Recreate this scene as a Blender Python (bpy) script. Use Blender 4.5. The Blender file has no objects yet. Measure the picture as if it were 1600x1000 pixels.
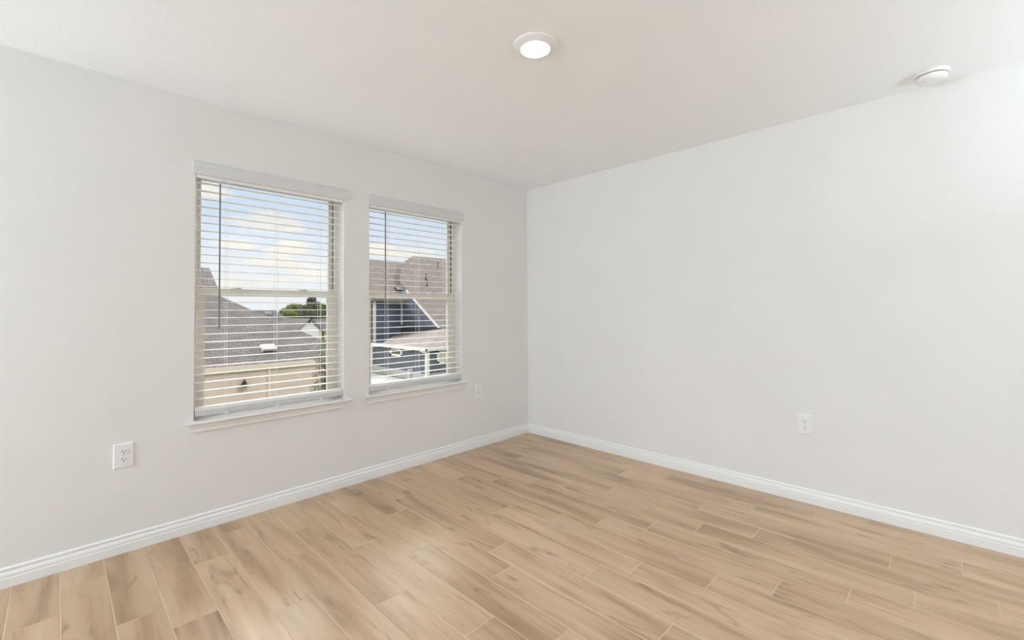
import bpy, bmesh, math, random
from mathutils import Vector, Matrix
random.seed(7)
S = bpy.context.scene
COL = S.collection

# ------------------------------------------------------------------ camera
F_PX = 696.16; YAW = 0.77482; PITCH = 0.021518; ROLL = 0.006006; CY = -30.69
CAM = Vector((-3.3285, -3.0393, 1.2264))
FW = Vector((math.cos(YAW)*math.cos(PITCH), math.sin(YAW)*math.cos(PITCH), math.sin(PITCH)))
RT0 = Vector((math.sin(YAW), -math.cos(YAW), 0)); UP0 = RT0.cross(FW)
RT = math.cos(ROLL)*RT0 - math.sin(ROLL)*UP0
UP = math.sin(ROLL)*RT0 + math.cos(ROLL)*UP0
cd = bpy.data.cameras.new('camera'); cam = bpy.data.objects.new('camera', cd); COL.objects.link(cam)
cd.sensor_width = 36; cd.sensor_fit = 'HORIZONTAL'
cd.lens = F_PX/1600*36; cd.shift_y = CY/1600
cd.clip_start = 0.05; cd.clip_end = 500
cam.matrix_world = Matrix(((RT.x, UP.x, -FW.x, CAM.x), (RT.y, UP.y, -FW.y, CAM.y), (RT.z, UP.z, -FW.z, CAM.z), (0, 0, 0, 1)))
S.camera = cam

def ray(x, y):
    return FW*F_PX + RT*(x-800) + UP*(500+CY-y)
def at(x, y, ax, v, s=1.0):
    """the place in the world seen at (x, y), on the plane axis = v; s moves it further out along the sight line"""
    d = ray(x, y); return CAM + d*((v-CAM[ax])/d[ax])*s
def onplane(x, y, P, n):
    d = ray(x, y); return CAM + d*((P-CAM).dot(n)/d.dot(n))

# ------------------------------------------------------------------ view, sky, sun, big lights
S.view_settings.view_transform = 'Standard'; S.view_settings.look = 'None'
S.view_settings.exposure = 0.0; S.view_settings.gamma = 1.0
try: S.view_settings.use_curve_mapping = False
except Exception: pass
S.cycles.use_denoising = True
S.cycles.max_bounces = 14; S.cycles.diffuse_bounces = 8; S.cycles.transparent_max_bounces = 32
S.cycles.sample_clamp_indirect = 6

class NT:
    def __init__(s, tree): s.t = tree; s.n = tree.nodes; s.l = tree.links
    def new(s, typ, **kw):
        nd = s.n.new(typ)
        for k, v in kw.items(): setattr(nd, k, v)
        return nd
    def link(s, a, b): s.l.new(a, b)
    def math(s, op, a, b=None, c=None, clamp=False):
        nd = s.new('ShaderNodeMath', operation=op); nd.use_clamp = clamp
        for i, v in enumerate((a, b, c)):
            if v is None: continue
            if isinstance(v, (int, float)): nd.inputs[i].default_value = v
            else: s.link(v, nd.inputs[i])
        return nd.outputs[0]
    def mix(s, fac, a, b, blend='MIX'):
        nd = s.new('ShaderNodeMix', data_type='RGBA', blend_type=blend)
        for i, v in ((0, fac), (6, a), (7, b)):
            if isinstance(v, (int, float)): nd.inputs[i].default_value = v
            elif isinstance(v, tuple): nd.inputs[i].default_value = (*v[:3], 1)
            else: s.link(v, nd.inputs[i])
        return nd.outputs[2]
    def ramp(s, fac, stops, interp='LINEAR'):
        nd = s.new('ShaderNodeValToRGB'); nd.color_ramp.interpolation = interp
        els = nd.color_ramp.elements
        while len(els) < len(stops): els.new(0.5)
        for e, (p, c) in zip(els, stops):
            e.position = p; e.color = (*c[:3], 1) if isinstance(c, tuple) else (c, c, c, 1)
        s.link(fac, nd.inputs[0]); return nd.outputs[0]

def build_world():
    w = bpy.data.worlds.new('sky'); S.world = w; w.use_nodes = True
    k = NT(w.node_tree); k.n.clear()
    tc = k.new('ShaderNodeTexCoord'); sep = k.new('ShaderNodeSeparateXYZ'); k.link(tc.outputs['Generated'], sep.inputs[0])
    az = k.math('ARCTAN2', sep.outputs[1], sep.outputs[0]); el = k.math('ARCSINE', sep.outputs[2])
    nz = k.new('ShaderNodeTexNoise'); nz.inputs['Scale'].default_value = 9; nz.inputs['Detail'].default_value = 8; nz.inputs['Roughness'].default_value = 0.6
    mp = k.new('ShaderNodeMapping'); mp.inputs['Scale'].default_value = (1, 1, 2.2); k.link(tc.outputs['Generated'], mp.inputs[0]); k.link(mp.outputs[0], nz.inputs['Vector'])
    # cumulus banks, each at its own bearing and height above the horizon: (bearing, elevation, half width, half height), radians
    total = None
    for (px, py, hw, hh) in CLOUDS:
        d = ray(px, py).normalized(); a0 = math.atan2(d.y, d.x); e0 = math.asin(d.z)
        da = k.math('DIVIDE', k.math('SUBTRACT', az, a0), hw/900.0); de = k.math('DIVIDE', k.math('SUBTRACT', el, e0), hh/900.0)
        r = k.math('SQRT', k.math('ADD', k.math('MULTIPLY', da, da), k.math('MULTIPLY', de, de)))
        v = k.math('SUBTRACT', 1.35, r)
        total = v if total is None else k.math('MAXIMUM', total, v)
    total = k.math('MAXIMUM', total, -0.75)
    c = k.math('ADD', total, k.math('MULTIPLY', k.math('SUBTRACT', nz.outputs[0], 0.5), 2.2))
    cover = k.new('ShaderNodeMapRange', interpolation_type='SMOOTHSTEP'); k.link(c, cover.inputs[0]); cover.inputs[1].default_value = -0.05; cover.inputs[2].default_value = 0.75
    grad = k.ramp(k.math('MULTIPLY', el, 1.3), [(0.0, (0.90, 0.93, 0.95)), (0.12, (0.86, 0.91, 0.96)), (0.24, (0.68, 0.81, 0.97)), (0.42, (0.60, 0.77, 0.97)), (0.60, (1.1, 1.15, 1.2)), (1.0, (1.2, 1.25, 1.3))])
    shade = k.ramp(nz.outputs[0], [(0.35, (0.86, 0.87, 0.88)), (0.55, (1.0, 0.965, 0.88))])
    # sky band above the view, brightened to add light on jambs and floor
    def step(v, a, b):
        m = k.new('ShaderNodeMapRange', interpolation_type='SMOOTHSTEP'); k.link(v, m.inputs[0]); m.inputs[1].default_value = a; m.inputs[2].default_value = b; return m.outputs[0]
    sky_boost = k.math('MULTIPLY', k.math('MULTIPLY', step(el, 0.34, 0.52), step(el, 1.05, 0.75)), step(sep.outputs[1], 0.1, 0.5))
    ground = k.math('LESS_THAN', el, -0.06)
    low = k.math('LESS_THAN', el, 0.40)
    sky = k.mix(k.math('MULTIPLY', cover.outputs[0], low), grad, shade)
    sky = k.mix(sky_boost, sky, (11.0, 11.0, 10.9))
    sky = k.mix(ground, sky, (0.35, 0.34, 0.31))
    bg = k.new('ShaderNodeBackground'); k.link(sky, bg.inputs[0]); bg.inputs[1].default_value = SKY_STRENGTH
    out = k.new('ShaderNodeOutputWorld'); k.link(bg.outputs[0], out.inputs[0])

SKY_STRENGTH = 1.0
CLOUDS = [(392, 350, 42, 13), (425, 344, 40, 15), (452, 355, 25, 9), (462, 386, 30, 11), (438, 392, 22, 8), (372, 380, 28, 8),
          (430, 412, 52, 9), (330, 300, 26, 12), (480, 420, 30, 10), (596, 388, 30, 8), (640, 396, 60, 9), (380, 440, 70, 10), (520, 432, 60, 9)]
build_world()

def area(name, loc, target, size, energy, color, size_y=None):
    ld = bpy.data.lights.new(name, 'AREA'); ld.energy = energy; ld.color = color; ld.shape = 'RECTANGLE'; ld.size = size; ld.size_y = size_y or size
    o = bpy.data.objects.new(name, ld); COL.objects.link(o); o.location = loc
    o.rotation_euler = (Vector(target)-Vector(loc)).to_track_quat('-Z', 'Y').to_euler(); return o
sd = bpy.data.lights.new('sun', 'SUN'); sd.energy = 1.0; sd.angle = math.radians(9); sd.color = (1, 0.96, 0.90)
sun = bpy.data.objects.new('sun', sd); COL.objects.link(sun)
sun.rotation_euler = (-Vector((0.25, -0.62, 0.55))).to_track_quat('-Z', 'Y').to_euler()
# unseen fill lamps added left of and behind the camera
FILL_COL = (0.795, 0.92, 1.02)
area('side_fill', (-6.0, -0.75, 1.35), (0, -2.4, 2.45), 1.2, 75, FILL_COL, 1.4)
rd = area('rear_fill', (-6.4, -4.0, 1.45), (0, -2.6, 1.6), 2.2, 8, FILL_COL, 1.9); rd.data.spread = math.radians(85)
# more added fill lamps out of view, facing up to brighten the ceiling
area('ceiling_fill', (-0.9, -4.9, 1.55), (-0.9, -4.9, 2.44), 0.9, 46, FILL_COL, 0.9)
area('ceiling_fill', (-2.6, -4.9, 1.55), (-2.6, -4.9, 2.44), 1.0, 14, FILL_COL, 1.0)

# ------------------------------------------------------------------ materials
def srgb(r, g, b):
    f = lambda c: c/12.92 if c <= 0.04045 else ((c+0.055)/1.055)**2.4
    return tuple(f(v/255) for v in (r, g, b))
MATS = {}
def mat(name, color, rough=0.5, spec=0.5, bump=None, vary=None, emit=None, metal=0.0):
    m = bpy.data.materials.new(name); m.use_nodes = True; k = NT(m.node_tree)
    b = k.n['Principled BSDF']; b.inputs['Base Color'].default_value = (*color, 1); b.inputs['Roughness'].default_value = rough
    b.inputs['Specular IOR Level'].default_value = spec; b.inputs['Metallic'].default_value = metal
    tc = k.new('ShaderNodeTexCoord')
    if vary:
        sc, amt = vary
        nz = k.new('ShaderNodeTexNoise'); nz.inputs['Scale'].default_value = sc; nz.inputs['Detail'].default_value = 4; k.link(tc.outputs['Object'], nz.inputs['Vector'])
        lo = tuple(c*(1-amt) for c in color); hi = tuple(min(1, c*(1+amt)) for c in color)
        k.link(k.ramp(nz.outputs[0], [(0.3, lo), (0.7, hi)]), b.inputs['Base Color'])
    if bump:
        sc, st, dist = bump
        nz = k.new('ShaderNodeTexNoise'); nz.inputs['Scale'].default_value = sc; nz.inputs['Detail'].default_value = 3; k.link(tc.outputs['Object'], nz.inputs['Vector'])
        bp = k.new('ShaderNodeBump'); bp.inputs['Strength'].default_value = st; bp.inputs['Distance'].default_value = dist
        k.link(nz.outputs[0], bp.inputs['Height']); k.link(bp.outputs[0], b.inputs['Normal'])
    if emit:
        b.inputs['Emission Color'].default_value = (*emit[0], 1); b.inputs['Emission Strength'].default_value = emit[1]
    MATS[name] = m; return m

WALL = mat('wall_paint', (0.80, 0.793, 0.776), 0.75, 0.25, bump=(110, 0.18, 0.002), vary=(2.5, 0.012))
CEIL = mat('ceiling_paint', (0.905, 0.922, 0.935), 0.85, 0.2, bump=(90, 0.25, 0.003), vary=(2.0, 0.01))
TRIM = mat('trim_paint', (0.86, 0.86, 0.855), 0.35, 0.45, bump=(40, 0.03, 0.001))
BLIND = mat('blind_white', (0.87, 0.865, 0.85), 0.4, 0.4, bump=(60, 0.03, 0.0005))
RAIL = mat('rail_shaded_white', (0.60, 0.60, 0.59), 0.45, 0.4, bump=(60, 0.03, 0.0005))  # white rail greyed, the shade on its front put into the colour
VALANCE = mat('valance_shaded_white', (0.69, 0.695, 0.70), 0.45, 0.4, bump=(60, 0.03, 0.0005))  # white valance with its backlit shade put into the colour
VINYL = mat('window_vinyl', (0.71, 0.68, 0.61), 0.45, 0.4, vary=(6, 0.03))
GASKET = mat('window_gasket', (0.10, 0.09, 0.075), 0.6, 0.3, vary=(20, 0.1))
WAND = mat('wand_grey', (0.18, 0.18, 0.19), 0.3, 0.5, vary=(30, 0.06))
CORD = mat('cord_white', (0.80, 0.79, 0.77), 0.7, 0.2, vary=(80, 0.03))
PLASTIC = mat('white_plastic', (0.84, 0.84, 0.84), 0.3, 0.5, bump=(120, 0.02, 0.0003))
DEVICE = mat('detector_plastic', (0.86, 0.85, 0.83), 0.4, 0.45, bump=(120, 0.02, 0.0003))
SLOT = mat('slot_black', (0.03, 0.028, 0.026), 0.6, 0.3, vary=(50, 0.1))
METALW = mat('screw_painted', (0.70, 0.70, 0.69), 0.35, 0.5, vary=(90, 0.04))
LAMPTRIM = mat('lamp_trim', (0.84, 0.82, 0.80), 0.4, 0.4, bump=(80, 0.02, 0.0003))
LENS = mat('lamp_lens', (0.9, 0.9, 0.88), 0.5, 0.3, emit=((1.0, 0.97, 0.92), 14.0), vary=(30, 0.02))

def glass_mat():
    m = bpy.data.materials.new('window_glass'); m.use_nodes = True; k = NT(m.node_tree); k.n.clear()
    tr = k.new('ShaderNodeBsdfTransparent'); tr.inputs[0].default_value = (0.985, 0.985, 0.985, 1)
    gl = k.new('ShaderNodeBsdfGlossy'); gl.inputs['Roughness'].default_value = 0.02
    fr = k.new('ShaderNodeFresnel'); fr.inputs[0].default_value = 1.3
    mx = k.new('ShaderNodeMixShader'); k.link(fr.outputs[0], mx.inputs[0]); k.link(tr.outputs[0], mx.inputs[1]); k.link(gl.outputs[0], mx.inputs[2])
    out = k.new('ShaderNodeOutputMaterial'); k.link(mx.outputs[0], out.inputs[0]); return m
GLASS = glass_mat()

def floor_mat():
    m = bpy.data.materials.new('wood_look_tile'); m.use_nodes = True; k = NT(m.node_tree); b = k.n['Principled BSDF']
    uv = k.new('ShaderNodeUVMap', uv_map='grain'); tint = k.new('ShaderNodeVertexColor', layer_name='tint')
    sp = k.new('ShaderNodeSeparateColor'); k.link(tint.outputs[0], sp.inputs[0])
    def noise(su, sv, detail=5, rough=0.55, dist=0.0):
        mp = k.new('ShaderNodeMapping'); mp.inputs['Scale'].default_value = (su, sv, 1); k.link(uv.outputs[0], mp.inputs[0])
        nz = k.new('ShaderNodeTexNoise'); nz.inputs['Scale'].default_value = 1; nz.inputs['Detail'].default_value = detail; nz.inputs['Roughness'].default_value = rough; nz.inputs['Distortion'].default_value = dist
        k.link(mp.outputs[0], nz.inputs['Vector']); return nz.outputs[0]
    broad = noise(1.3, 9, 4, 0.5, 0.4)
    streak = noise(1.7, 38, 6, 0.62, 0.5)
    fibre = noise(12, 260, 3, 0.6)
    knot = noise(3.4, 13, 4, 0.55, 0.9)
    base = k.ramp(broad, [(0.30, srgb(*WOOD_D)), (0.50, srgb(*WOOD_M)), (0.72, srgb(*WOOD_L))])
    s1 = k.ramp(streak, [(0.28, 0.74), (0.45, 0.96), (0.62, 1.04)])
    base = k.mix(0.7, base, s1, 'MULTIPLY')
    f1 = k.ramp(fibre, [(0.30, 0.90), (0.60, 1.03)])
    base = k.mix(0.55, base, f1, 'MULTIPLY')
    kn = k.ramp(knot, [(0.60, 0.0), (0.72, 1.0)])
    base = k.mix(k.math('MULTIPLY', kn, 0.65), base, srgb(128, 100, 76))
    tv = k.ramp(sp.outputs[0], [(0.0, (0.90, 0.89, 0.88)), (0.5, (0.99, 0.985, 0.98)), (1.0, (1.06, 1.065, 1.07))])
    base = k.mix(1.0, base, tv, 'MULTIPLY')
    k.link(base, b.inputs['Base Color'])
    b.inputs['Roughness'].default_value = 0.42; b.inputs['Specular IOR Level'].default_value = 0.6
    k.link(k.math('ADD', 0.22, k.math('MULTIPLY', streak, 0.16)), b.inputs['Roughness'])
    bp = k.new('ShaderNodeBump'); bp.inputs['Strength'].default_value = 0.12; bp.inputs['Distance'].default_value = 0.001
    k.link(k.math('ADD', fibre, streak), bp.inputs['Height']); k.link(bp.outputs[0], b.inputs['Normal'])
    return m
WOOD_D, WOOD_M, WOOD_L = (162, 131, 101), (196, 165, 133), (208, 180, 150)
TILE = floor_mat()
GROUT = mat('grout', srgb(214, 192, 166), 0.9, 0.1, bump=(300, 0.2, 0.001), vary=(12, 0.08))

def shingle_mat(name, c, amt=0.35, w=0.30, h=0.16):
    m = bpy.data.materials.new(name); m.use_nodes = True; k = NT(m.node_tree); b = k.n['Principled BSDF']
    uv = k.new('ShaderNodeUVMap', uv_map='face')
    br = k.new('ShaderNodeTexBrick'); br.offset = 0.5; k.link(uv.outputs[0], br.inputs['Vector'])
    br.inputs['Color1'].default_value = (*[v*(1-amt) for v in c], 1); br.inputs['Color2'].default_value = (*[min(1, v*(1+amt)) for v in c], 1)
    br.inputs['Mortar'].default_value = (*[v*0.5 for v in c], 1); br.inputs['Scale'].default_value = 1; br.inputs['Mortar Size'].default_value = 0.012
    br.inputs['Brick Width'].default_value = w; br.inputs['Row Height'].default_value = h; br.inputs['Bias'].default_value = 0.0
    nz = k.new('ShaderNodeTexNoise'); nz.inputs['Scale'].default_value = 1.3; nz.inputs['Detail'].default_value = 6; k.link(uv.outputs[0], nz.inputs['Vector'])
    k.link(k.mix(0.6, br.outputs[0], k.ramp(nz.outputs[0], [(0.3, 0.8), (0.7, 1.12)]), 'MULTIPLY'), b.inputs['Base Color'])
    b.inputs['Roughness'].default_value = 0.95; b.inputs['Specular IOR Level'].default_value = 0.1
    return m
def siding_mat(name, c, pitch=0.18):
    m = bpy.data.materials.new(name); m.use_nodes = True; k = NT(m.node_tree); b = k.n['Principled BSDF']
    tc = k.new('ShaderNodeTexCoord'); sep = k.new('ShaderNodeSeparateXYZ'); k.link(tc.outputs['Object'], sep.inputs[0])
    fr = k.math('FRACT', k.math('DIVIDE', sep.outputs[2], pitch))
    nz = k.new('ShaderNodeTexNoise'); nz.inputs['Scale'].default_value = 1.5; k.link(tc.outputs['Object'], nz.inputs['Vector'])
    base = k.ramp(nz.outputs[0], [(0.3, tuple(v*0.94 for v in c)), (0.7, tuple(min(1, v*1.05) for v in c))])
    k.link(base, b.inputs['Base Color']); b.inputs['Roughness'].default_value = 0.7
    bp = k.new('ShaderNodeBump'); bp.inputs['Strength'].default_value = 0.6; bp.inputs['Distance'].default_value = 0.02
    k.link(k.math('SUBTRACT', 1.0, fr), bp.inputs['Height']); k.link(bp.outputs[0], b.inputs['Normal']); return m
ROOF_A = shingle_mat('shingle_grey_brown', srgb(126, 119, 116), 0.15, 0.34, 0.15)
ROOF_B = shingle_mat('shingle_taupe', srgb(134, 125, 119), 0.12, 0.5, 0.3)
ROOF_C = shingle_mat('shingle_grey', srgb(110, 105, 105), 0.15, 0.5, 0.3)
CREAM = siding_mat('cream_stucco', srgb(218, 197, 182), 3.0)
CREAMTRIM = mat('cream_trim', srgb(228, 210, 192), 0.6, 0.3, vary=(2, 0.02))
BLUE = siding_mat('blue_siding', srgb(74, 84, 100))
SLATE = siding_mat('slate_siding', srgb(80, 86, 93))
WHITEX = mat('exterior_white', srgb(220, 216, 208), 0.6, 0.3, vary=(2, 0.02))
WHITESIDE = siding_mat('white_siding', srgb(206, 208, 208))
SHADOWX = mat('shadow_dark', srgb(44, 46, 50), 0.8, 0.2, vary=(2, 0.1))  # shadow colour for the band on the blue house
PANE = mat('exterior_pane', srgb(92, 90, 86), 0.15, 0.6, vary=(1, 0.1))
PALEPANE = mat('pale_blind_pane', srgb(196, 190, 172), 0.3, 0.4, vary=(2, 0.05))
BLACKMETAL = mat('black_metal', srgb(42, 40, 38), 0.45, 0.4, vary=(10, 0.1))
GALV = mat('vent_grey', srgb(180, 176, 174), 0.5, 0.4, vary=(10, 0.04))
CONCRETE = mat('concrete', srgb(176, 175, 172), 0.9, 0.2, vary=(0.7, 0.06))
GRASS = mat('grass', srgb(104, 116, 70), 0.95, 0.1, vary=(1.5, 0.25))
BARK = mat('bark', srgb(96, 82, 68), 0.9, 0.1, vary=(8, 0.2))
def leaf(name, c1, c2):
    m = bpy.data.materials.new(name); m.use_nodes = True; k = NT(m.node_tree); b = k.n['Principled BSDF']
    tc = k.new('ShaderNodeTexCoord'); nz = k.new('ShaderNodeTexNoise'); nz.inputs['Scale'].default_value = 1.1; nz.inputs['Detail'].default_value = 5; k.link(tc.outputs['Object'], nz.inputs['Vector'])
    k.link(k.ramp(nz.outputs[0], [(0.35, srgb(*c1)), (0.65, srgb(*c2))]), b.inputs['Base Color']); b.inputs['Roughness'].default_value = 0.7
    b.inputs['Specular IOR Level'].default_value = 0.2; return m
LEAF_OAK = leaf('oak_leaf', (86, 98, 40), (140, 146, 70)); LEAF_DARK = leaf('dark_leaf', (66, 74, 48), (100, 104, 70)); LEAF_YOUNG = leaf('young_leaf', (96, 100, 72), (158, 158, 128))

# ------------------------------------------------------------------ mesh helpers
def link(name, bm, m, parent=None, smooth=False, bevel=0.0):
    me = bpy.data.meshes.new(name); bmesh.ops.recalc_face_normals(bm, faces=bm.faces)
    if smooth:
        for f in bm.faces: f.smooth = True
    bm.to_mesh(me); bm.free()
    o = bpy.data.objects.new(name, me); COL.objects.link(o)
    for mm in (m if isinstance(m, (list, tuple)) else [m]): me.materials.append(mm)
    if parent: o.parent = parent; o.matrix_parent_inverse = Matrix.Translation(-parent.location) if parent.type == 'EMPTY' else Matrix()
    if bevel:
        bv = o.modifiers.new('bevel', 'BEVEL'); bv.width = bevel; bv.segments = 2; bv.limit_method = 'ANGLE'; bv.angle_limit = math.radians(40)
    return o
def empty(name, loc, label=None, cat=None, group=None, kind=None):
    o = bpy.data.objects.new(name, None); COL.objects.link(o); o.location = loc; o.empty_display_size = 0.1
    return tag(o, label, cat, group, kind)
def tag(o, label=None, cat=None, group=None, kind=None):
    for k_, v in (('label', label), ('category', cat), ('group', group), ('kind', kind)):
        if v: o[k_] = v
    return o
def box(bm, a, b):
    x0, y0, z0 = a; x1, y1, z1 = b
    v = [bm.verts.new(p) for p in ((x0,y0,z0),(x1,y0,z0),(x1,y1,z0),(x0,y1,z0),(x0,y0,z1),(x1,y0,z1),(x1,y1,z1),(x0,y1,z1))]
    for f in ((0,3,2,1),(4,5,6,7),(0,1,5,4),(1,2,6,5),(2,3,7,6),(3,0,4,7)): bm.faces.new([v[i] for i in f])
def sweep(bm, prof, path_fn, n):
    """prof: list of points; path_fn(i, p) -> 3D; joins n sections into a tube with end caps"""
    rings = [[bm.verts.new(path_fn(i, p)) for p in prof] for i in range(n)]
    m = len(prof)
    for i in range(n-1):
        for j in range(m): bm.faces.new((rings[i][j], rings[i][(j+1) % m], rings[i+1][(j+1) % m], rings[i+1][j]))
    bm.faces.new(rings[0][::-1]); bm.faces.new(rings[-1])
def lathe(bm, prof, c, seg=48, axis=2):
    """prof: (radius, height) from one pole to the other"""
    rings = []
    for r, h in prof:
        if r < 1e-6: rings.append([bm.verts.new((c[0], c[1], c[2]+h))])
        else: rings.append([bm.verts.new((c[0]+r*math.cos(2*math.pi*i/seg), c[1]+r*math.sin(2*math.pi*i/seg), c[2]+h)) for i in range(seg)])
    for a, b in zip(rings, rings[1:]):
        for i in range(seg):
            j = (i+1) % seg
            if len(a) == 1 and len(b) == 1: continue
            if len(a) == 1: bm.faces.new((a[0], b[i], b[j]))
            elif len(b) == 1: bm.faces.new((a[i], a[j], b[0]))
            else: bm.faces.new((a[i], a[j], b[j], b[i]))
def tube(bm, pts, r, seg=8):
    pts = [Vector(p) for p in pts]
    rings = []
    for i, p in enumerate(pts):
        t = (pts[min(i+1, len(pts)-1)]-pts[max(i-1, 0)]).normalized()
        u = t.orthogonal().normalized(); w = t.cross(u)
        rr = r[i] if isinstance(r, (list, tuple)) else r
        rings.append([bm.verts.new(p+u*rr*math.cos(2*math.pi*k/seg)+w*rr*math.sin(2*math.pi*k/seg)) for k in range(seg)])
    for a, b in zip(rings, rings[1:]):
        # match the ring phase
        off = min(range(seg), key=lambda o: sum((a[k].co-b[(k+o) % seg].co).length for k in range(seg)))
        for k in range(seg): bm.faces.new((a[k], a[(k+1) % seg], b[(k+1+off) % seg], b[(k+off) % seg]))
    bm.faces.new(rings[0][::-1]); bm.faces.new(rings[-1])
def slab(bm, pts, thick, uvax=None):
    """solid plate: polygon pts pushed through by the vector thick; uv in metres along (u, v)"""
    pts = [Vector(p) for p in pts]; thick = Vector(thick)
    uvl = bm.loops.layers.uv.get('face') or bm.loops.layers.uv.new('face')
    a = [bm.verts.new(p) for p in pts]; b = [bm.verts.new(p+thick) for p in pts]
    fs = [bm.faces.new(a), bm.faces.new(b[::-1])]
    n = len(pts)
    for i in range(n): fs.append(bm.faces.new((a[i], b[i], b[(i+1) % n], a[(i+1) % n])))
    if uvax:
        u, v = Vector(uvax[0]).normalized(), Vector(uvax[1]).normalized()
        for f in fs:
            for l in f.loops: l[uvl].uv = (l.vert.co.dot(u), l.vert.co.dot(v))
def ring_frame(bm, x0, x1, z0, z1, w, y0, y1, wb=None, wt=None):
    wb = w if wb is None else wb; wt = w if wt is None else wt
    o = [(x0,z0),(x1,z0),(x1,z1),(x0,z1)]; i_ = [(x0+w,z0+wb),(x1-w,z0+wb),(x1-w,z1-wt),(x0+w,z1-wt)]
    V = {}
    for nm, lst in (('o', o), ('i', i_)):
        for yy in (y0, y1):
            V[nm, yy] = [bm.verts.new((x, yy, z)) for x, z in lst]
    for k_ in range(4):
        j = (k_+1) % 4
        bm.faces.new((V['o', y0][k_], V['o', y0][j], V['i', y0][j], V['i', y0][k_]))
        bm.faces.new((V['o', y1][k_], V['i', y1][k_], V['i', y1][j], V['o', y1][j]))
        bm.faces.new((V['o', y0][k_], V['o', y1][k_], V['o', y1][j], V['o', y0][j]))
        bm.faces.new((V['i', y0][k_], V['i', y0][j], V['i', y1][j], V['i', y1][k_]))
BM = bmesh.new

# ------------------------------------------------------------------ room shell
X0, Y0, H = -6.6, -6.2, 2.44
WT = 0.165
WIN = [(-2.785, -1.917), (-1.7245, -0.855)]
WZ0, WZ1 = 0.60, 2.078

bm = BM()
xs = sorted([X0, 0.0+WT] + [v for w in WIN for v in w]); zs = [-0.05, WZ0, WZ1, H+0.05]
def ishole(i, j): return j == 1 and any(abs(xs[i]-w[0]) < 1e-6 for w in WIN)
vf = {}; 
for yy in (0.0, WT):
    for i, x in enumerate(xs):
        for j, z in enumerate(zs): vf[i, j, yy] = bm.verts.new((x, yy, z))
for i in range(len(xs)-1):
    for j in range(3):
        if ishole(i, j):
            q = [(i, j), (i+1, j), (i+1, j+1), (i, j+1)]
            for a, b in zip(q, q[1:]+q[:1]): bm.faces.new((vf[a+(0.0,)], vf[b+(0.0,)], vf[b+(WT,)], vf[a+(WT,)]))
            continue
        for yy in (0.0, WT):
            bm.faces.new((vf[i, j, yy], vf[i+1, j, yy], vf[i+1, j+1, yy], vf[i, j+1, yy]))
n = len(xs)-1
for i in range(n):
    for j in (0, 3): bm.faces.new((vf[i, j, 0.0], vf[i+1, j, 0.0], vf[i+1, j, WT], vf[i, j, WT]))
for j in range(3):
    for i in (0, n): bm.faces.new((vf[i, j, 0.0], vf[i, j+1, 0.0], vf[i, j+1, WT], vf[i, j, WT]))
tag(link('wall_left', bm, WALL), kind='structure')
bm = BM(); box(bm, (0, Y0, -0.05), (WT, 0, H+0.05)); tag(link('wall_right', bm, WALL), kind='structure')
bm = BM(); box(bm, (X0-WT, Y0-WT, -0.05), (X0, WT, H+0.05)); tag(link('wall_back', bm, WALL), kind='structure')
bm = BM(); box(bm, (X0, Y0-WT, -0.05), (WT, Y0, H+0.05)); tag(link('wall_front', bm, WALL), kind='structure')
bm = BM(); box(bm, (X0, Y0, H), (0, 0, H+0.2)); tag(link('ceiling', bm, CEIL), kind='structure')

# floor: long wood-look tiles laid in staggered rows along the right wall, light grout between
def build_floor():
    bm = BM(); uvl = bm.loops.layers.uv.new('grain'); cl = bm.loops.layers.float_color.new('tint')
    W, L, g = 0.1521, 0.9, 0.0034
    ph = {0: -1.784, 1: -1.547, 2: -2.162, 3: -1.915, 4: -2.265, 5: -2.015, 6: -1.811, 7: -2.474, 8: -1.355, 9: -1.955, 10: -1.825, 11: -1.348, 12: -1.518,
          13: -1.075, 14: -1.715, 15: -1.314, 16: -0.679, 17: -1.056, 18: -0.401, 19: -0.867, 20: -0.691, 21: -0.199, 22: -0.442}
    rnd = random.Random(11)
    x1 = 0.0; k_ = 0; edge = -0.112
    while x1 > X0:
        x0 = max(X0, edge - W*k_)
        j0 = ph.get(k_, -rnd.random()*L)
        while j0 < 0: j0 += L
        y1 = 0.0; y = j0 - L
        while y1 > Y0:
            yb = max(y, Y0)
            if y1-yb > 0.004:
                ou, ov, t = rnd.random()*40, rnd.random()*40, rnd.random()
                fl = 1 if rnd.random() < 0.5 else -1
                a, b, c, d = x0+g/2, x1-g/2, yb+g/2, y1-g/2
                e = 0.0012
                top = [bm.verts.new(p) for p in ((a+e, c+e, 0), (b-e, c+e, 0), (b-e, d-e, 0), (a+e, d-e, 0))]
                low = [bm.verts.new(p) for p in ((a, c, -0.0016), (b, c, -0.0016), (b, d, -0.0016), (a, d, -0.0016))]
                fs = [bm.faces.new(top)]
                for i in range(4): fs.append(bm.faces.new((low[i], low[(i+1) % 4], top[(i+1) % 4], top[i])))
                for f in fs:
                    f.material_index = 0
                    for l in f.loops:
                        l[uvl].uv = ((l.vert.co.y-c)*fl+ou, (l.vert.co.x-a)+ov); l[cl] = (t, t, t, 1)
            y1 = y; y -= L
        x1 = x0; k_ += 1
    z = -0.0011
    v = [bm.verts.new(p) for p in ((X0, Y0, z), (0, Y0, z), (0, 0, z), (X0, 0, z))]
    w = [bm.verts.new(p) for p in ((X0, Y0, -0.05), (0, Y0, -0.05), (0, 0, -0.05), (X0, 0, -0.05))]
    for q in [v, w[::-1]]+[[v[i], w[i], w[(i+1) % 4], v[(i+1) % 4]] for i in range(4)]:
        f = bm.faces.new(q); f.material_index = 1
    me = bpy.data.meshes.new('floor'); bm.normal_update(); bm.to_mesh(me); bm.free()
    o = bpy.data.objects.new('floor', me); COL.objects.link(o); me.materials.append(TILE); me.materials.append(GROUT)
    return tag(o, kind='structure')
build_floor()

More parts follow.
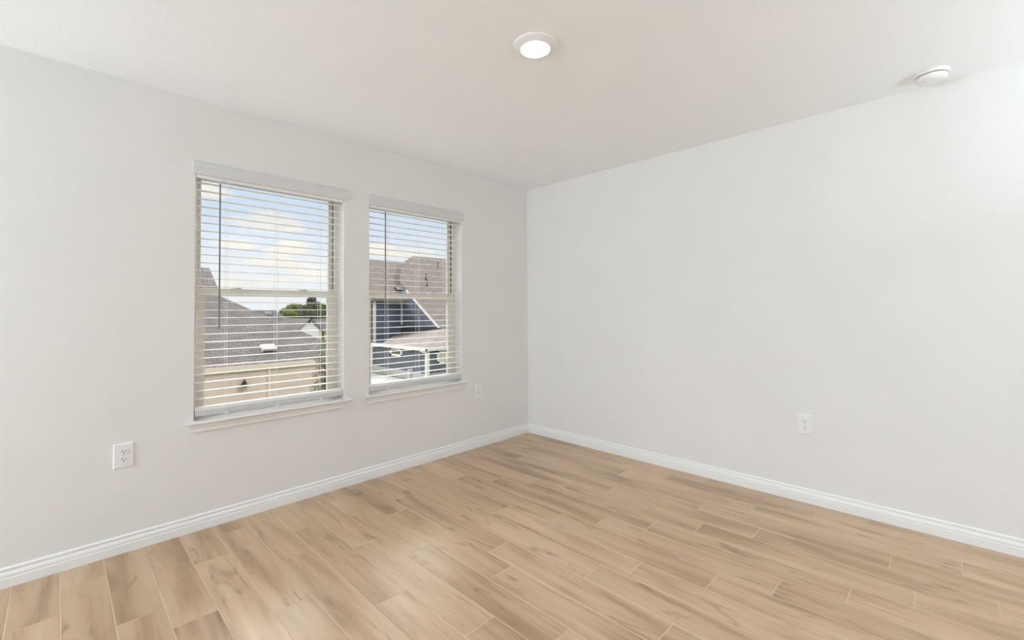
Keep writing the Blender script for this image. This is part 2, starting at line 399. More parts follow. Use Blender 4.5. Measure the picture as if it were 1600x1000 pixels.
# baseboards, mitred in the corner: (depth from wall, height)
BP = [(0, 0), (0.014, 0), (0.014, 0.041), (0.0108, 0.0435), (0.0122, 0.0465), (0.0122, 0.053), (0.0108, 0.060), (0.0078, 0.066), (0.0050, 0.0695), (0.0040, 0.0735), (0.0082, 0.0752), (0.0085, 0.080), (0.0065, 0.0850), (0.003, 0.088), (0, 0.088)]
bm = BM(); sweep(bm, BP, lambda i, p: ((X0 if i == 0 else -p[0]), -p[0], p[1]), 2); tag(link('baseboard_left', bm, TRIM), kind='structure')
bm = BM(); sweep(bm, BP, lambda i, p: (-p[0], (Y0 if i == 0 else -p[0]), p[1]), 2); tag(link('baseboard_right', bm, TRIM), kind='structure')

# ------------------------------------------------------------------ windows
def window(n, x0, x1):
    w = empty('window_%d' % n, ((x0+x1)/2, 0.12, WZ0), kind='structure')
    zs_, zt = WZ0+0.004, WZ1
    ya, yb = 0.092, 0.163
    bm = BM(); ring_frame(bm, x0, x1, zs_, zt, 0.030, ya, yb, 0.016, 0.03); link('window_frame', bm, VINYL, w, bevel=0.002)
    # track groove on both sides above the lower sash
    bm = BM()
    for s, xx in ((1, x0+0.030), (-1, x1-0.030)): box(bm, (min(xx, xx+s*0.003), 0.104, 1.375), (max(xx, xx+s*0.003), 0.116, zt-0.03))
    link('track_groove', bm, GASKET, w)
    zm0, zm1 = 1.322, 1.366
    # upper sash, further out
    bm = BM(); ring_frame(bm, x0+0.0295, x1-0.0295, zm0+0.004, zt-0.030, 0.022, 0.132, 0.152, 0.036, 0.022); us = link('upper_sash', bm, VINYL, w, bevel=0.002)
    bm = BM(); box(bm, (x0+0.050, 0.141, zm0+0.036), (x1-0.050, 0.145, zt-0.050)); link('window_pane', bm, GLASS, us)
    # lower sash, inner track
    bm = BM(); ring_frame(bm, x0+0.0295, x1-0.0295, zs_+0.015, zm1, 0.040, 0.102, 0.128, 0.040, zm1-zm0); ls = link('lower_sash', bm, VINYL, w, bevel=0.002)
    bm = BM(); box(bm, (x0+0.068, 0.114, zs_+0.052), (x1-0.068, 0.118, zm0+0.003)); link('window_pane', bm, GLASS, ls)
    bm = BM(); box(bm, (x0+0.20, 0.0985, zm1-0.013), (x1-0.20, 0.1025, zm1-0.008)); link('pull_lip', bm, VINYL, ls, bevel=0.001)
    for f in (0.27, 0.73):
        xc = x0+(x1-x0)*f
        bm = BM(); box(bm, (xc-0.03, 0.106, zm1), (xc+0.03, 0.124, zm1+0.006)); box(bm, (xc-0.006, 0.096, zm1+0.005), (xc+0.022, 0.108, zm1+0.012))
        link('sash_lock', bm, VINYL, ls, bevel=0.0015)
    # sill: stool with nose and a moulded apron, ends mitred back to the wall
    bm = BM(); box(bm, (x0+0.001, 0, WZ0-0.003), (x1-0.001, 0.094, 0.612))
    st = [(0, 0.5985), (0.042, 0.5985), (0.0445, 0.601), (0.0455, 0.606), (0.0445, 0.6115), (0.0425, 0.6125), (0, 0.6125)]
    def stool(i, p): return ((x0-0.014-0.75*p[0] if i == 0 else x1+0.010+0.75*p[0]), -p[0], p[1])
    sweep(bm, st, stool, 2)
    link('window_sill', bm, TRIM, w)
    ap = [(0, 0.548), (0.010, 0.548), (0.013, 0.551), (0.013, 0.570), (0.015, 0.574), (0.0155, 0.578), (0.017, 0.579), (0.0175, 0.585), (0.021, 0.591), (0.027, 0.595), (0.028, 0.5985), (0, 0.5985)]
    def apron(i, p): return ((x0-0.004-0.9*p[0] if i == 0 else x1-0.012+0.9*p[0]), -p[0], p[1])
    bm = BM(); sweep(bm, ap, apron, 2); link('sill_apron', bm, TRIM, w)
    return w
for i, w in enumerate(WIN): window(i+1, *w)

# ------------------------------------------------------------------ blinds
def blind(x0, x1, wand_x, cord_xs, label):
    b = empty('window_blind', ((x0+x1)/2, 0.03, 0.63), label, 'blind', 'white slatted blinds on the left wall')
    # valance: crown lip, flat face, bead, with short returns to the wall
    vp = [(0.0005, 2.010), (0.016, 2.010), (0.0185, 2.013), (0.0185, 2.022), (0.0165, 2.025), (0.0165, 2.052), (0.018, 2.056), (0.0195, 2.066), (0.017, 2.076), (0.013, 2.082), (0.010, 2.086), (0.0005, 2.086)]
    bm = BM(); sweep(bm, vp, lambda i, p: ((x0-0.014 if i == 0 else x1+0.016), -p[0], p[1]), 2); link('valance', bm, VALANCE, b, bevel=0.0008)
    bm = BM(); box(bm, (x0+0.003, 0.0005, 1.992), (x1-0.003, 0.056, 2.028)); link('headrail', bm, BLIND, b, bevel=0.002)
    # slats lie flat, with the slight crown of a real slat
    zs_ = [1.972-0.0460*k_ for k_ in range(28)]
    stack = [0.6650+0.0025*k_ for k_ in range(8)]
    bm = BM(); half = 0.0195; yc = 0.030; th = 0.0024
    sp = [(-half, 0), (-half*0.5, 0.0011), (0, 0.0015), (half*0.5, 0.0011), (half, 0)]
    rnd = random.Random(int(-x0*1000))
    for z in zs_+stack:
        tilt = rnd.uniform(-0.012, 0.012); dz = rnd.uniform(-0.0008, 0.0008) if z in zs_ else 0
        if z not in zs_: tilt = 0
        prof = [(yc+p*math.cos(tilt), z+dz+q+p*math.sin(tilt)) for p, q in sp]; prof += [(y, zz-th) for y, zz in prof[::-1]]
        sweep(bm, prof, lambda i, p: ((x0+0.006 if i == 0 else x1-0.006), p[0], p[1]), 2)
    link('slat_panel', bm, BLIND, b)
    bm = BM(); rp = [(0.004, 0.637), (0.007, 0.634), (0.053, 0.634), (0.056, 0.637), (0.056, 0.658), (0.053, 0.662), (0.007, 0.662), (0.004, 0.658)]
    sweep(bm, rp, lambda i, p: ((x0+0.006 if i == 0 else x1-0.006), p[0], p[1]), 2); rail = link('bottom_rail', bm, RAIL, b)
    for cx in cord_xs:
        bm = BM()
        for yy in (0.0025, 0.0575): tube(bm, [(cx, yy, 1.995), (cx, yy, 0.650)], 0.0008, 6)
        tube(bm, [(cx+0.006, 0.030, 1.995), (cx+0.006, 0.030, 0.66)], 0.0009, 6)
        for z in zs_: tube(bm, [(cx, 0.0025, z-0.0035), (cx, 0.0575, z-0.0035)], 0.0005, 4)
        link('ladder_cord', bm, CORD, b)
        bm = BM(); box(bm, (cx-0.009, 0.0015, 0.630), (cx+0.009, 0.016, 0.639)); link('cord_clip', bm, PLASTIC, rail, bevel=0.001)
    bm = BM(); tube(bm, [(wand_x, -0.009, 1.975), (wand_x, -0.010, 1.135)], 0.0043, 10); tube(bm, [(wand_x, -0.010, 1.15), (wand_x, -0.010, 1.125)], 0.0052, 10)
    wd = link('tilt_wand', bm, WAND, b, smooth=False); tag(wd, label='dark grey tilt wand')
    bm = BM(); tube(bm, [(wand_x, 0.004, 2.000), (wand_x, -0.006, 1.992), (wand_x, -0.009, 1.972)], 0.0018, 8); link('wand_hook', bm, PLASTIC, wd)
    return b
blind(*WIN[0], -2.668, (-2.625, -2.350, -2.075), 'white slatted blind in the window nearer the camera, farther from the corner')
blind(*WIN[1], -1.597, (-1.565, -1.285, -1.012), 'white slatted blind in the window nearer the room corner, blue house behind it')

# ------------------------------------------------------------------ electrical
def outlet(loc, rz, label):
    """plate faces -y before turning"""
    e = empty('wall_outlet', loc, label, 'outlet', 'white duplex outlets on the walls'); e.rotation_euler = (0, 0, rz)
    def add(name, bm, m, parent, bevel=0.0):
        o = link(name, bm, m, None, bevel=bevel); o.parent = parent; return o
    bm = BM(); hw, hh = 0.0405, 0.063
    pr = [(hw, hh, 0.0), (hw, hh, -0.003), (hw-0.0045, hh-0.0045, -0.0065), (hw-0.012, hh-0.012, -0.0070)]
    rings = [[bm.verts.new((sx*a, y, sz*b)) for sx, sz in ((-1, -1), (1, -1), (1, 1), (-1, 1))] for a, b, y in pr]
    for r0, r1 in zip(rings, rings[1:]):
        for i in range(4): bm.faces.new((r0[i], r0[(i+1) % 4], r1[(i+1) % 4], r1[i]))
    bm.faces.new(rings[-1]); bm.faces.new(rings[0][::-1]); pl = add('cover_plate', bm, PLASTIC, e)
    for zc in (0.0195, -0.0195):
        bm = BM(); pts = []
        for i in range(32):
            a = 2*math.pi*i/32; pts.append((0.0172*math.cos(a), max(-0.0143, min(0.0143, 0.0172*math.sin(a)))+zc))
        f0 = [bm.verts.new((x, -0.0065, z)) for x, z in pts]; f1 = [bm.verts.new((x*0.96, -0.0092, zc+(z-zc)*0.96)) for x, z in pts]
        bm.faces.new(f1); bm.faces.new(f0[::-1])
        for i in range(32): bm.faces.new((f0[i], f0[(i+1) % 32], f1[(i+1) % 32], f1[i]))
        rc = add('receptacle', bm, PLASTIC, e)
        bm = BM()
        for sx, hgt in ((-0.0064, 0.0088), (0.0064, 0.0072)): box(bm, (sx-0.0013, -0.0095, zc+0.0046-hgt/2), (sx+0.0013, -0.0085, zc+0.0046+hgt/2))
        g = [(0.0029*math.cos(2*math.pi*i/14), max(-0.0022, 0.0029*math.sin(2*math.pi*i/14))) for i in range(14)]
        v0 = [bm.verts.new((x, -0.0095, zc-0.0074+z)) for x, z in g]; v1 = [bm.verts.new((x, -0.0085, zc-0.0074+z)) for x, z in g]
        bm.faces.new(v0); bm.faces.new(v1[::-1])
        for i in range(14): bm.faces.new((v0[i], v0[(i+1) % 14], v1[(i+1) % 14], v1[i]))
        tag(add('plug_slot', bm, SLOT, rc), label='dark plug slots')
    bm = BM(); v0 = [bm.verts.new((0.003*math.cos(2*math.pi*i/16), -0.0082, 0.003*math.sin(2*math.pi*i/16))) for i in range(16)]
    v1 = [bm.verts.new((0.0034*math.cos(2*math.pi*i/16), -0.0065, 0.0034*math.sin(2*math.pi*i/16))) for i in range(16)]
    bm.faces.new(v0); bm.faces.new(v1[::-1])
    for i in range(16): bm.faces.new((v0[i], v0[(i+1) % 16], v1[(i+1) % 16], v1[i]))
    add('screw', bm, METALW, e)
    return e
outlet((-3.081, 0, 0.492), 0, 'white outlet low on the left wall, left of both windows')
outlet((-0.671, 0, 0.502), 0, 'white outlet between the corner and the window beside it')
outlet((0, -2.375, 0.490), -math.pi/2, 'white outlet low on the right wall')

# ------------------------------------------------------------------ ceiling lamp and smoke detector
LP = (-1.806, -1.708, H)
lamp = empty('ceiling_light', LP, 'round white recessed ceiling light, switched on', 'light')
bm = BM(); lathe(bm, [(0.0, 0), (0.101, 0), (0.1015, -0.004), (0.098, -0.009), (0.075, -0.019), (0.0680, -0.0215), (0.0665, -0.0205), (0.0660, -0.017), (0, -0.017)], LP, 64)
link('trim_ring', bm, LAMPTRIM, lamp, smooth=False)
bm = BM(); lathe(bm, [(0, -0.0172), (0.0657, -0.0172), (0.0650, -0.0205), (0.055, -0.0222), (0, -0.0232)], LP, 64)
tag(link('lamp_lens', bm, LENS, lamp, smooth=False), label='glowing white lens')

DP = (-0.175, -3.000, H)
det = empty('smoke_detector', DP, 'round white smoke detector on the ceiling near the right wall', 'smoke detector')
bm = BM(); lathe(bm, [(0, 0), (0.070, 0), (0.0705, -0.004), (0.0695, -0.013), (0.066, -0.0165), (0, -0.0165)], DP, 56); link('base_plate', bm, DEVICE, det)
bm = BM(); lathe(bm, [(0, -0.016), (0.0585, -0.016), (0.0585, -0.0205), (0, -0.0205)], DP, 56); tag(link('vent_gap', bm, SLOT, det), label='dark vent gap')
bm = BM(); lathe(bm, [(0, -0.020), (0.0615, -0.020), (0.0620, -0.026), (0.0600, -0.036), (0.054, -0.043), (0.042, -0.0465), (0, -0.0475)], DP, 56); link('cover', bm, DEVICE, det, smooth=False)
bm = BM(); lathe(bm, [(0, -0.047), (0.012, -0.0468), (0.0125, -0.0485), (0.011, -0.0495), (0, -0.0495)], (DP[0]-0.012, DP[1]+0.016, DP[2]), 24); link('test_button', bm, DEVICE, det)

# ------------------------------------------------------------------ outside: ground
GZ = -4.3
bm = BM(); box(bm, (-60, 1.0, GZ-0.2), (110, 140, GZ)); tag(link('ground', bm, GRASS), kind='structure')

# ------------------------------------------------------------------ outside: one-storey house with the big grey-brown roof
def house_cream():
    k_ = 1.25
    ze = CAM.z-(1.626)*k_; ye = CAM.y+(12.08-CAM.y)*k_; sl = 0.62
    P = Vector((0, ye, ze)); nrm = Vector((0, -sl, 1)).normalized()
    e = empty('neighbour_house', (-2.0, ye+4, GZ), 'cream house with large grey-brown shingle roof seen through the left window', 'house')
    r1 = onplane(324, 418.7, P, nrm); r2 = onplane(350, 464, P, nrm); xr = (r1.x+r2.x)/2
    yr = r1.y; zr = ze+sl*(yr-ye)
    y2 = r2.y; z2 = ze+sl*(y2-ye); xe = xr+(y2-ye)
    XL = -14
    R = lambda x, y: Vector((x, y, ze+sl*(y-ye)))
    up = (0, 1, sl); t = (0, 0, -0.16)
    bm = BM()
    slab(bm, [R(XL, ye), R(xe, ye), R(xr, y2), R(xr, yr), R(XL, yr)], t, ((1, 0, 0), up))
    # slope turning the corner, and the far slopes
    slab(bm, [Vector((xe, ye, ze)), Vector((xe, y2+(y2-ye), ze)), Vector((xr, y2, z2))], t, ((0, 1, 0), (-1, 0, sl)))
    slab(bm, [Vector((xr, yr, zr)), Vector((XL, yr, zr)), Vector((XL, yr+(yr-ye), ze)), Vector((xr, yr+(yr-ye), ze))], t, ((1, 0, 0), (0, -1, sl)))
    link('roof', bm, ROOF_A, e)
    bm = BM(); box(bm, (XL+0.3, ye+0.12, GZ), (xe-0.15, ye+9, ze-0.17)); link('wall', bm, CREAM, e)
    bm = BM(); slab(bm, [(xr-0.25, y2, ze-0.16), (xr-0.25, yr*2-y2, ze-0.16), (xr-0.25, yr*2-y2, z2-0.2), (xr-0.25, yr, zr-0.25), (xr-0.25, y2, z2-0.2)], (-0.2, 0, 0)); link('gable_wall', bm, CREAM, e)
    bm = BM(); box(bm, (XL, ye-0.03, ze-0.165), (xe, ye-0.001, ze+0.01)); box(bm, (xe, ye-0.03, ze-0.165), (xe+0.03, ye+6, ze+0.01)); link('fascia', bm, CREAMTRIM, e)
    bm = BM(); box(bm, (XL+0.3, ye, ze-0.20), (xe-0.02, ye+0.13, ze-0.165)); link('soffit', bm, CREAMTRIM, e)
    # frieze board and the faint downspout
    c = at(420, 590, 1, ye+0.12)
    bm = BM(); box(bm, (c.x-0.05, ye+0.06, GZ+0.1), (c.x+0.05, ye+0.12, ze-0.2)); link('downspout', bm, CREAMTRIM, e, bevel=0.01)
    # roof vent
    v = onplane(420, 546, P, nrm)
    V = lambda dx, dv, dn: v+Vector((dx, 0, 0))+Vector((0, 1, sl)).normalized()*dv+nrm*dn
    bm = BM()
    lo = [V(-0.30, -0.20, 0.02), V(0.30, -0.20, 0.02), V(0.30, 0.28, 0.02), V(-0.30, 0.28, 0.02)]
    hi = [V(-0.26, -0.17, 0.15), V(0.26, -0.17, 0.15), V(0.24, 0.24, 0.11), V(-0.24, 0.24, 0.11)]
    a = [bm.verts.new(p) for p in lo]; b = [bm.verts.new(p) for p in hi]
    bm.faces.new(b); bm.faces.new(a[::-1])
    for i in range(4): bm.faces.new((a[i], a[(i+1) % 4], b[(i+1) % 4], b[i]))
    vent = link('roof_vent', bm, GALV, e, bevel=0.01)
    bm = BM(); slab(bm, [V(-0.27, -0.205, 0.015), V(0.27, -0.205, 0.015), V(0.26, -0.185, 0.07), V(-0.26, -0.185, 0.07)], nrm*0.001+Vector((0, -0.012, 0))); link('vent_slot', bm, BLACKMETAL, vent)
    # barn lamp on the wall
    yl = ye+0.04
    c = at(382, 600, 1, yl-0.05); u = 15.2*k_/696
    bm = BM(); lathe(bm, [(6.2*u, -2.6*u), (6.0*u, -1.8*u), (3.0*u, 0.2*u), (2.6*u, 2.0*u), (1.8*u, 4.2*u), (0.5*u, 4.8*u), (0.5*u, 7.0*u), (0, 7.0*u)], c, 20)
    bm2 = bm; tube(bm2, [c+Vector((0, 0, 6.8*u)), c+Vector((0, 0.02, 7.6*u)), c+Vector((0, 0.1, 7.4*u))], 0.02, 8)
    tag(link('barn_lamp', bm2, BLACKMETAL, e), label='black barn lamp on the cream wall')
    return e
house_cream()

# ------------------------------------------------------------------ outside: blue house on the right
def house_blue():
    k_ = 1.853
    sc = lambda v, ax: CAM[ax]+(v-CAM[ax])*k_
    xF, yF, ze = sc(7.32, 0), sc(12.34, 1), sc(-0.35, 2)
    xB, yW = sc(10.914, 0), sc(20.0, 1)
    e = empty('neighbour_house', (xF+5, yF+8, GZ), 'blue house with taupe roofs and white trim seen through the right window', 'house')
    yL = sc(18.2, 1)
    # lower block
    bm = BM(); box(bm, (xF+0.25, yF+0.25, GZ), (xB+9, yL, ze-0.12)); link('lower_wall', bm, SLATE, e)
    # upper block: the wall facing us and the side wall under the slope
    r0 = at(635, 452, 0, xB); r1 = at(688, 512, 0, xB)
    bm = BM()
    a = at(560, 445, 1, yW); zt = at(600, 467, 1, yW).z; zb = GZ
    box(bm, (at(560, 460, 1, yW).x, yW, zb), (xB, yW+0.3, zt)); link('upper_wall', bm, BLUE, e)
    bm = BM(); slab(bm, [(xB, r1.y, zb), (xB, yW, zb), (xB, yW, r0.z), (xB, r0.y, r0.z-0.1), (xB, r1.y, r1.z-0.1)], (0.3, 0, 0)); link('gable_wall', bm, BLUE, e)
    # main roof slope over the side wall
    s = (r0.z-r1.z)/(r0.y-r1.y); nR = Vector((0, -s, 1)).normalized()
    pr = [onplane(*q, r1, nR) for q in ((688, 512), (780, 505), (780, 412), (645, 400), (629, 411), (624, 430), (627, 444), (635, 452))]
    bm = BM(); slab(bm, pr, (0, 0, -0.3), ((1, 0, 0), (0, 1, s))); link('main_roof', bm, ROOF_B, e)
    # roof of the back block
    PL = at(600, 466, 1, yW-0.5)
    pl = [onplane(*q, PL, nR) for q in ((560, 464), (636, 469), (652, 452), (652, 425), (640, 412), (631, 409.5), (560, 403.5))]
    bm = BM(); slab(bm, pl, (0, 0, -0.3), ((1, 0, 0), (0, 1, s))); link('rear_roof', bm, ROOF_B, e)
    # low roof over the lower block
    E0 = at(666, 545, 2, ze); A = at(594, 537.2, 0, xF); B = at(620, 522, 0, xB-0.05); C_ = at(689, 513.5, 0, xB-0.05)
    E2 = Vector((xB+9, yF, ze)); D = Vector((xB+9, C_.y, C_.z)); A = Vector((xF, A.y, ze)); E0 = Vector((xF, yF, ze))
    bm = BM(); t = (0, 0, -0.1)
    slab(bm, [E0, C_, B, A], t, ((0, 1, 0), (1, 0, 0.2))); slab(bm, [E0, E2, D, C_], t, ((1, 0, 0), (0, 1, 0.3)))
    link('lower_roof', bm, ROOF_B, e)
    # cast shadow low on the walls, built as a dark band
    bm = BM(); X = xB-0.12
    slab(bm, [at(x, y, 0, X) for x, y in ((688, 512.5), (654, 510), (619, 512.5), (608.5, 517.8), (588, 530), (580, 533), (594.5, 536), (607, 528), (619, 522.6), (688, 514.5))], (0.1, 0, 0)); link('wall_shadow_band', bm, SHADOWX, e)
    bm = BM(); box(bm, (xF+0.21, yF+0.21, GZ), (xB+9, yL, GZ+0.62)); link('foundation', bm, CONCRETE, e)
    # fascia boards
    bm = BM(); box(bm, (xF-0.04, yF-0.04, ze-0.20), (xF+0.05, yL+2, ze+0.04)); box(bm, (xF-0.04, yF-0.04, ze-0.20), (xB+9, yF+0.05, ze+0.04)); link('fascia', bm, WHITEX, e)
    # corner boards
    bm = BM(); box(bm, (xF+0.16, yF+0.16, GZ), (xF+0.42, yF+0.42, ze-0.12)); link('corner_board', bm, WHITEX, e)
    yq = at(580, 560, 0, xF+0.2).y
    bm = BM(); box(bm, (xF+0.16, yq-0.25, GZ), (xF+0.40, yq+0.35, ze-0.12)); link('corner_board', bm, WHITEX, e)
    a, b = at(583, 500, 1, yW-0.1), at(587.5, 500, 1, yW-0.1)
    bm = BM(); box(bm, (a.x, yW-0.1, zb), (b.x, yW+0.01, zt)); link('corner_board', bm, WHITEX, e)
    a, b = at(627.2, 500, 1, yW-0.12), at(629.4, 500, 1, yW-0.12)
    bm = BM(); box(bm, (a.x, yW-0.12, at(628, 507, 1, yW).z), (b.x, yW+0.01, zt)); link('corner_board', bm, WHITEX, e)
    # white rake board along the slope
    bm = BM(); d = Vector((0, 0, -0.26)); o = Vector((-0.08, 0, -0.02))
    slab(bm, [r1+o, r0+o, r0+o+d, r1+o+d], (0.07, 0, 0)); link('rake_board', bm, WHITEX, e)
    # windows
    def win(name, pts, ax, v, inner, pm):
        q = [at(x, y, ax, v) for x, y in pts]
        out = Vector((-0.06, 0, 0)) if ax == 0 else Vector((0, -0.06, 0))
        oth = 1-ax
        lo, hi = min(p[oth] for p in q), max(p[oth] for p in q); z0, z1 = min(p.z for p in q), max(p.z for p in q)
        def rect(l, h, a_, b_): 
            return [Vector((v, l, a_)) if ax == 0 else Vector((l, v, a_)), Vector((v, h, a_)) if ax == 0 else Vector((h, v, a_)), Vector((v, h, b_)) if ax == 0 else Vector((h, v, b_)), Vector((v, l, b_)) if ax == 0 else Vector((l, v, b_))]
        fx, fz0, fz1 = inner
        bm = BM(); w = hi-lo; h = z1-z0
        for r in (rect(lo, lo+w*fx, z0, z1), rect(hi-w*fx, hi, z0, z1), rect(lo, hi, z0, z0+h*fz0), rect(lo, hi, z1-h*fz1, z1)): slab(bm, r, out)
        fr = link('window_frame', bm, WHITEX, e)
        bm = BM(); slab(bm, rect(lo+w*fx, hi-w*fx, z0+h*fz0, z1-h*fz1), out*0.3); link('window_pane', bm, pm, fr)
    win('window', [(610, 543), (629, 545), (610, 555), (629, 556)], 0, xF+0.25, (0.13, 0.25, 0.25), PANE)
    win('window', [(682.5, 548), (698, 547), (682.5, 569), (698, 568)], 1, yF+0.25, (0.2, 0.22, 0.2), PALEPANE)
    # gutter elbow by the corner
    pts = [at(x, y, 1, yF+0.1) for x, y in ((655.5, 545.5), (656.5, 548.5), (660, 550.5), (665, 551.5))]
    bm = BM(); tube(bm, pts, 0.055, 8); link('downspout', bm, WHITEX, e)
    # vent pipes and the small skylight
    for (x, y0, y1) in ((683.8, 417, 409), (665.3, 437, 427), (667.3, 447, 437)):
        p = onplane(x, y0, r1, nR); q = at(x, y1, 1, p.y)
        bm = BM(); tube(bm, [p-Vector((0, 0, 0.2)), p+Vector((0, 0, 0.12)), p+Vector((0, 0, 0.13)), q], [0.13, 0.11, 0.055, 0.055], 10); link('vent_pipe', bm, BLACKMETAL, e)
    q = [onplane(x, y, PL, nR) for x, y in ((616, 450.5), (632, 448.5), (637, 455.5), (620, 455.5))]
    bm = BM(); slab(bm, q, nR*0.16); sk = link('skylight', bm, BLACKMETAL, e)
    m = sum(q, Vector())/4
    bm = BM(); slab(bm, [m+(p-m)*0.8+nR*0.16 for p in q], nR*0.03); link('skylight_pane', bm, GALV, sk)
    return xF, yF
xF, yF = house_blue()
# driveway in front of the blue house
bm = BM(); box(bm, (xF-16, yF-2, GZ), (xF-0.3, yF+16, GZ+0.06)); tag(link('driveway', bm, CONCRETE), kind='structure')
p = at(642.5, 591, 0, xF-0.4); 
bm = BM(); box(bm, (p.x-0.25, p.y-0.12, GZ+0.06), (p.x+0.1, p.y+0.12, at(642, 576.5, 0, xF-0.4).z))
tag(link('utility_cabinet', bm, GALV, bevel=0.03), 'pale utility cabinet on the driveway beside the blue house', 'cabinet')

# ------------------------------------------------------------------ outside: far roofs
def house_far_grey():
    y = 50.0
    a, b = at(392, 485, 1, y), at(431, 486.5, 1, y); z = a.z
    c = at(470, 512, 1, y-5); x1 = c.x+1.5; x0 = a.x-14; zl = z-3.2
    e = empty('neighbour_house', ((x0+x1)/2, y, GZ), 'distant grey roofed house with a level ridge, left of the green trees', 'house')
    rg0, rg1 = Vector((x0+3, y, z)), Vector((b.x, y, z))
    bm = BM(); t = (0, 0, -0.2)
    slab(bm, [(x0, y-5, zl), (x1, y-5, zl), rg1, rg0], t, ((1, 0, 0), (0, 1, 0.6)))
    slab(bm, [(x1, y-5, zl), (x1, y+5, zl), rg1], t, ((0, 1, 0), (-1, 0, 0.6)))
    slab(bm, [(x0, y+5, zl), (x1, y+5, zl), rg1, rg0], t, ((1, 0, 0), (0, -1, 0.6)))
    slab(bm, [(x0, y-5, zl), (x0, y+5, zl), rg0], t, ((0, 1, 0), (1, 0, 0.6)))
    link('roof', bm, ROOF_C, e)
    bm = BM(); box(bm, (x0+0.4, y-4.6, GZ), (x1-0.4, y+4.6, zl-0.1)); link('wall', bm, CREAM, e)
    n_ = Vector((0, -(z-zl)/5, 1)).normalized(); q = onplane(419.5, 490, Vector((0, y, z)), n_)
    bm = BM(); box(bm, (q.x-0.28, q.y-0.25, q.z-0.1), (q.x+0.28, q.y+0.25, q.z+0.22)); link('roof_vent', bm, GALV, e, bevel=0.03)
house_far_grey()
def house_white_gable():
    y = 34.0
    ap, l, r = at(484, 500, 1, y), at(469, 516.5, 1, y), at(497, 509, 1, y)
    hw = (r.x-l.x)/2*1.05; zl = ap.z-hw*1.0
    e = empty('neighbour_house', (ap.x, y+4, GZ), 'distant white gabled house with grey roof in front of the green trees', 'house')
    bm = BM(); slab(bm, [(ap.x-hw, y, GZ), (ap.x+hw, y, GZ), (ap.x+hw, y, zl), (ap.x, y, ap.z), (ap.x-hw, y, zl)], (0, 0.3, 0)); link('gable_wall', bm, WHITESIDE, e)
    s = (ap.z-zl)/hw
    bm = BM()
    for sg in (-1, 1):
        slab(bm, [(ap.x, y-0.1, ap.z+0.12), (ap.x+sg*(hw+0.25), y-0.1, ap.z+0.12-s*(hw+0.25)), (ap.x+sg*(hw+0.25), y+6, ap.z+0.12-s*(hw+0.25)), (ap.x, y+6, ap.z+0.12)], (0, 0, -0.1), ((0, 1, 0), (-sg, 0, s)))
    link('roof', bm, ROOF_C, e)
    # wing to the right with its own slope towards us
    w0, w1 = at(494, 507, 1, y+2.5), at(520, 503, 1, y+2.5)
    bm = BM(); slab(bm, [(w0.x-0.4, y+2.4, w0.z+0.5), (w1.x+0.3, y+2.4, w0.z+0.5), (w1.x+0.3, y-1.0, w0.z-1.6), (w0.x+0.3, y-1.0, w0.z-1.6)], (0, 0, -0.15), ((1, 0, 0), (0, 1, 0.6))); link('wing_roof', bm, ROOF_C, e)
    c = at(483.2, 502.8, 1, y-0.03)
    bm = BM(); v0 = [bm.verts.new((c.x+0.11*math.cos(2*math.pi*i/16), y-0.06, c.z+0.16*math.sin(2*math.pi*i/16))) for i in range(16)]
    v1 = [bm.verts.new((v.co.x, y+0.02, v.co.z)) for v in v0]; bm.faces.new(v0); bm.faces.new(v1[::-1])
    for i in range(16): bm.faces.new((v0[i], v0[(i+1) % 16], v1[(i+1) % 16], v1[i]))
    link('gable_vent', bm, BLACKMETAL, e)
house_white_gable()

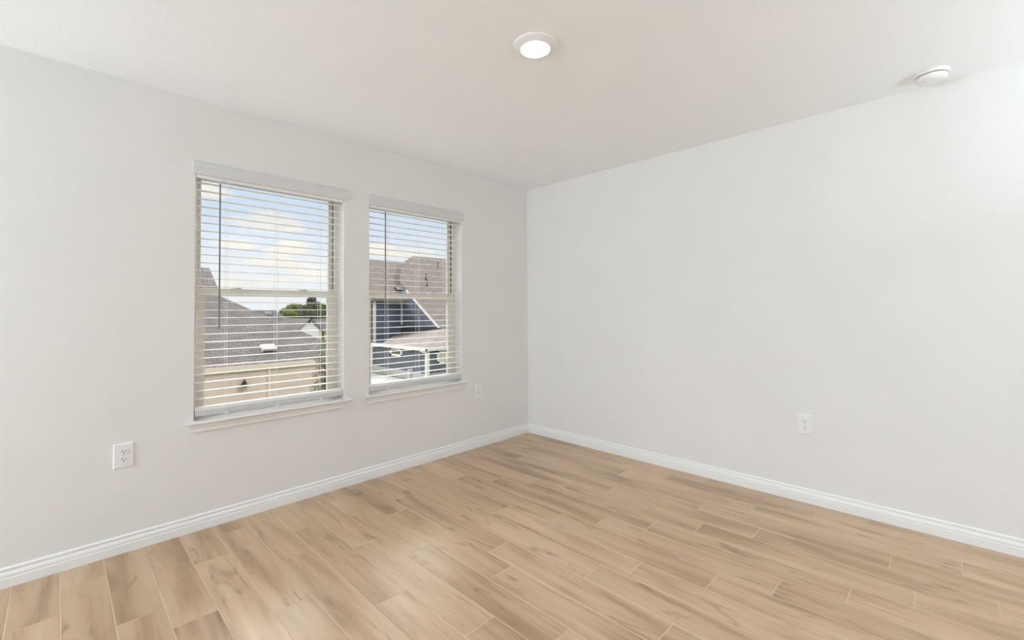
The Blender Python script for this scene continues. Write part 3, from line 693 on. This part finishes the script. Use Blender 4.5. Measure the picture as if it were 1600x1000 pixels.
# ------------------------------------------------------------------ trees
def tree(loc, blobs, nleaf, size, m, label, trunk_r=0.2, group=None, name='tree'):
    e = empty(name, loc, label, 'tree', group)
    bm = BM(); rnd = random.Random(len(label)*7+nleaf)
    tot = sum(b[3]**2 for b in blobs)
    for (bx, by, bz, br, fl) in blobs:
        for _ in range(int(nleaf*br*br/tot)):
            while True:
                d = Vector((rnd.uniform(-1, 1), rnd.uniform(-1, 1), rnd.uniform(-1, 1)))
                if 0.02 < d.length < 1: break
            d = d.normalized()*(0.55+0.5*rnd.random())
            c = Vector((bx, by, bz))+Vector((d.x*br, d.y*br, d.z*br*fl))
            u = Vector((rnd.gauss(0, 1), rnd.gauss(0, 1), rnd.gauss(0, 1))).normalized(); w = u.orthogonal().normalized()
            sz = size*rnd.uniform(0.6, 1.3)
            vs = [bm.verts.new(c+u*sz), bm.verts.new(c+w*sz*0.45+u*0.1*sz), bm.verts.new(c-u*sz), bm.verts.new(c-w*sz*0.45)]
            bm.faces.new(vs)
    link('foliage', bm, m, e)
    bm = BM(); top = Vector(max(blobs, key=lambda b: b[2])[:3])
    base = Vector(loc); mid = base.lerp(top, 0.55)
    tube(bm, [base, base+Vector((0, 0, 0.3)), mid, top], [trunk_r*1.3, trunk_r, trunk_r*0.7, trunk_r*0.15], 8)
    for b in blobs:
        bc = Vector(b[:3])
        if (bc-top).length > 0.05: tube(bm, [base.lerp(top, 0.4), base.lerp(top, 0.45).lerp(bc, 0.5), bc], [trunk_r*0.5, trunk_r*0.35, trunk_r*0.1], 6)
    link('trunk', bm, BARK, e)
def far_tree(y, px, py, blobs, n_, size, m, label):
    out = []
    for (x, yy, rpx, fl, dy) in blobs:
        c = at(x, yy, 1, y+dy); d = (c-CAM).dot(FW); out.append((c.x, c.y, c.z, rpx*d/F_PX, fl))
    g = at(px, py, 1, y); tree((g.x, y, GZ), out, n_, size, m, label, 0.25)
far_tree(70, 455, 495, [(446, 489, 9, .8, 0), (458, 483, 10, .8, 1), (452, 494, 11, .8, -1), (463, 492, 10, .9, 0), (468, 482, 8, .8, 2)], 5200, 0.20, LEAF_OAK, 'bright olive green tree left of the darker tree beyond the roofs')
far_tree(66, 482, 495, [(478, 485, 9, .9, 0), (488, 483, 10, .9, 1), (484, 494, 12, .9, -1), (493, 490, 9, .9, 0)], 4200, 0.20, LEAF_DARK, 'dark green tree between the two bright ones, behind the white gable')
far_tree(84, 487, 495, [(484, 469, 4, .9, 0), (489, 468, 4.5, .9, 0), (486, 474, 7, .7, 0), (495, 474, 5, .5, 0)], 1500, 0.22, LEAF_DARK, 'tallest tree top with a thin crown above the others')
far_tree(74, 505, 495, [(504, 481, 7, 1., 0), (508, 490, 9, 1., 0), (516, 484, 9, 1., 0), (503, 498, 8, 1., 0)], 3000, 0.20, LEAF_OAK, 'olive green tree at the right edge of the left window')
# young tree close to the house
yb = 8.5
bl = []
for (x, yy, rpx, dy) in ((507, 532, 6, 0), (502, 545, 8, .1), (510, 548, 8, -.1), (499, 560, 8, 0), (508, 563, 8, .15), (503, 575, 9, 0), (494, 583, 7, -.1), (506, 588, 9, 0), (497, 602, 8, .1), (488, 608, 6, 0), (508, 606, 8, 0), (515, 575, 9, 0), (516, 600, 9, 0)):
    c = at(x, yy, 1, yb+dy); d = (c-CAM).dot(FW); bl.append((c.x, c.y, c.z, rpx*d/F_PX, 1.1))
g = at(508, 600, 1, yb)
tree((g.x, yb, GZ), bl, 1500, 0.032, LEAF_YOUNG, 'slender young tree with small pale leaves in front of the cream house', 0.04)
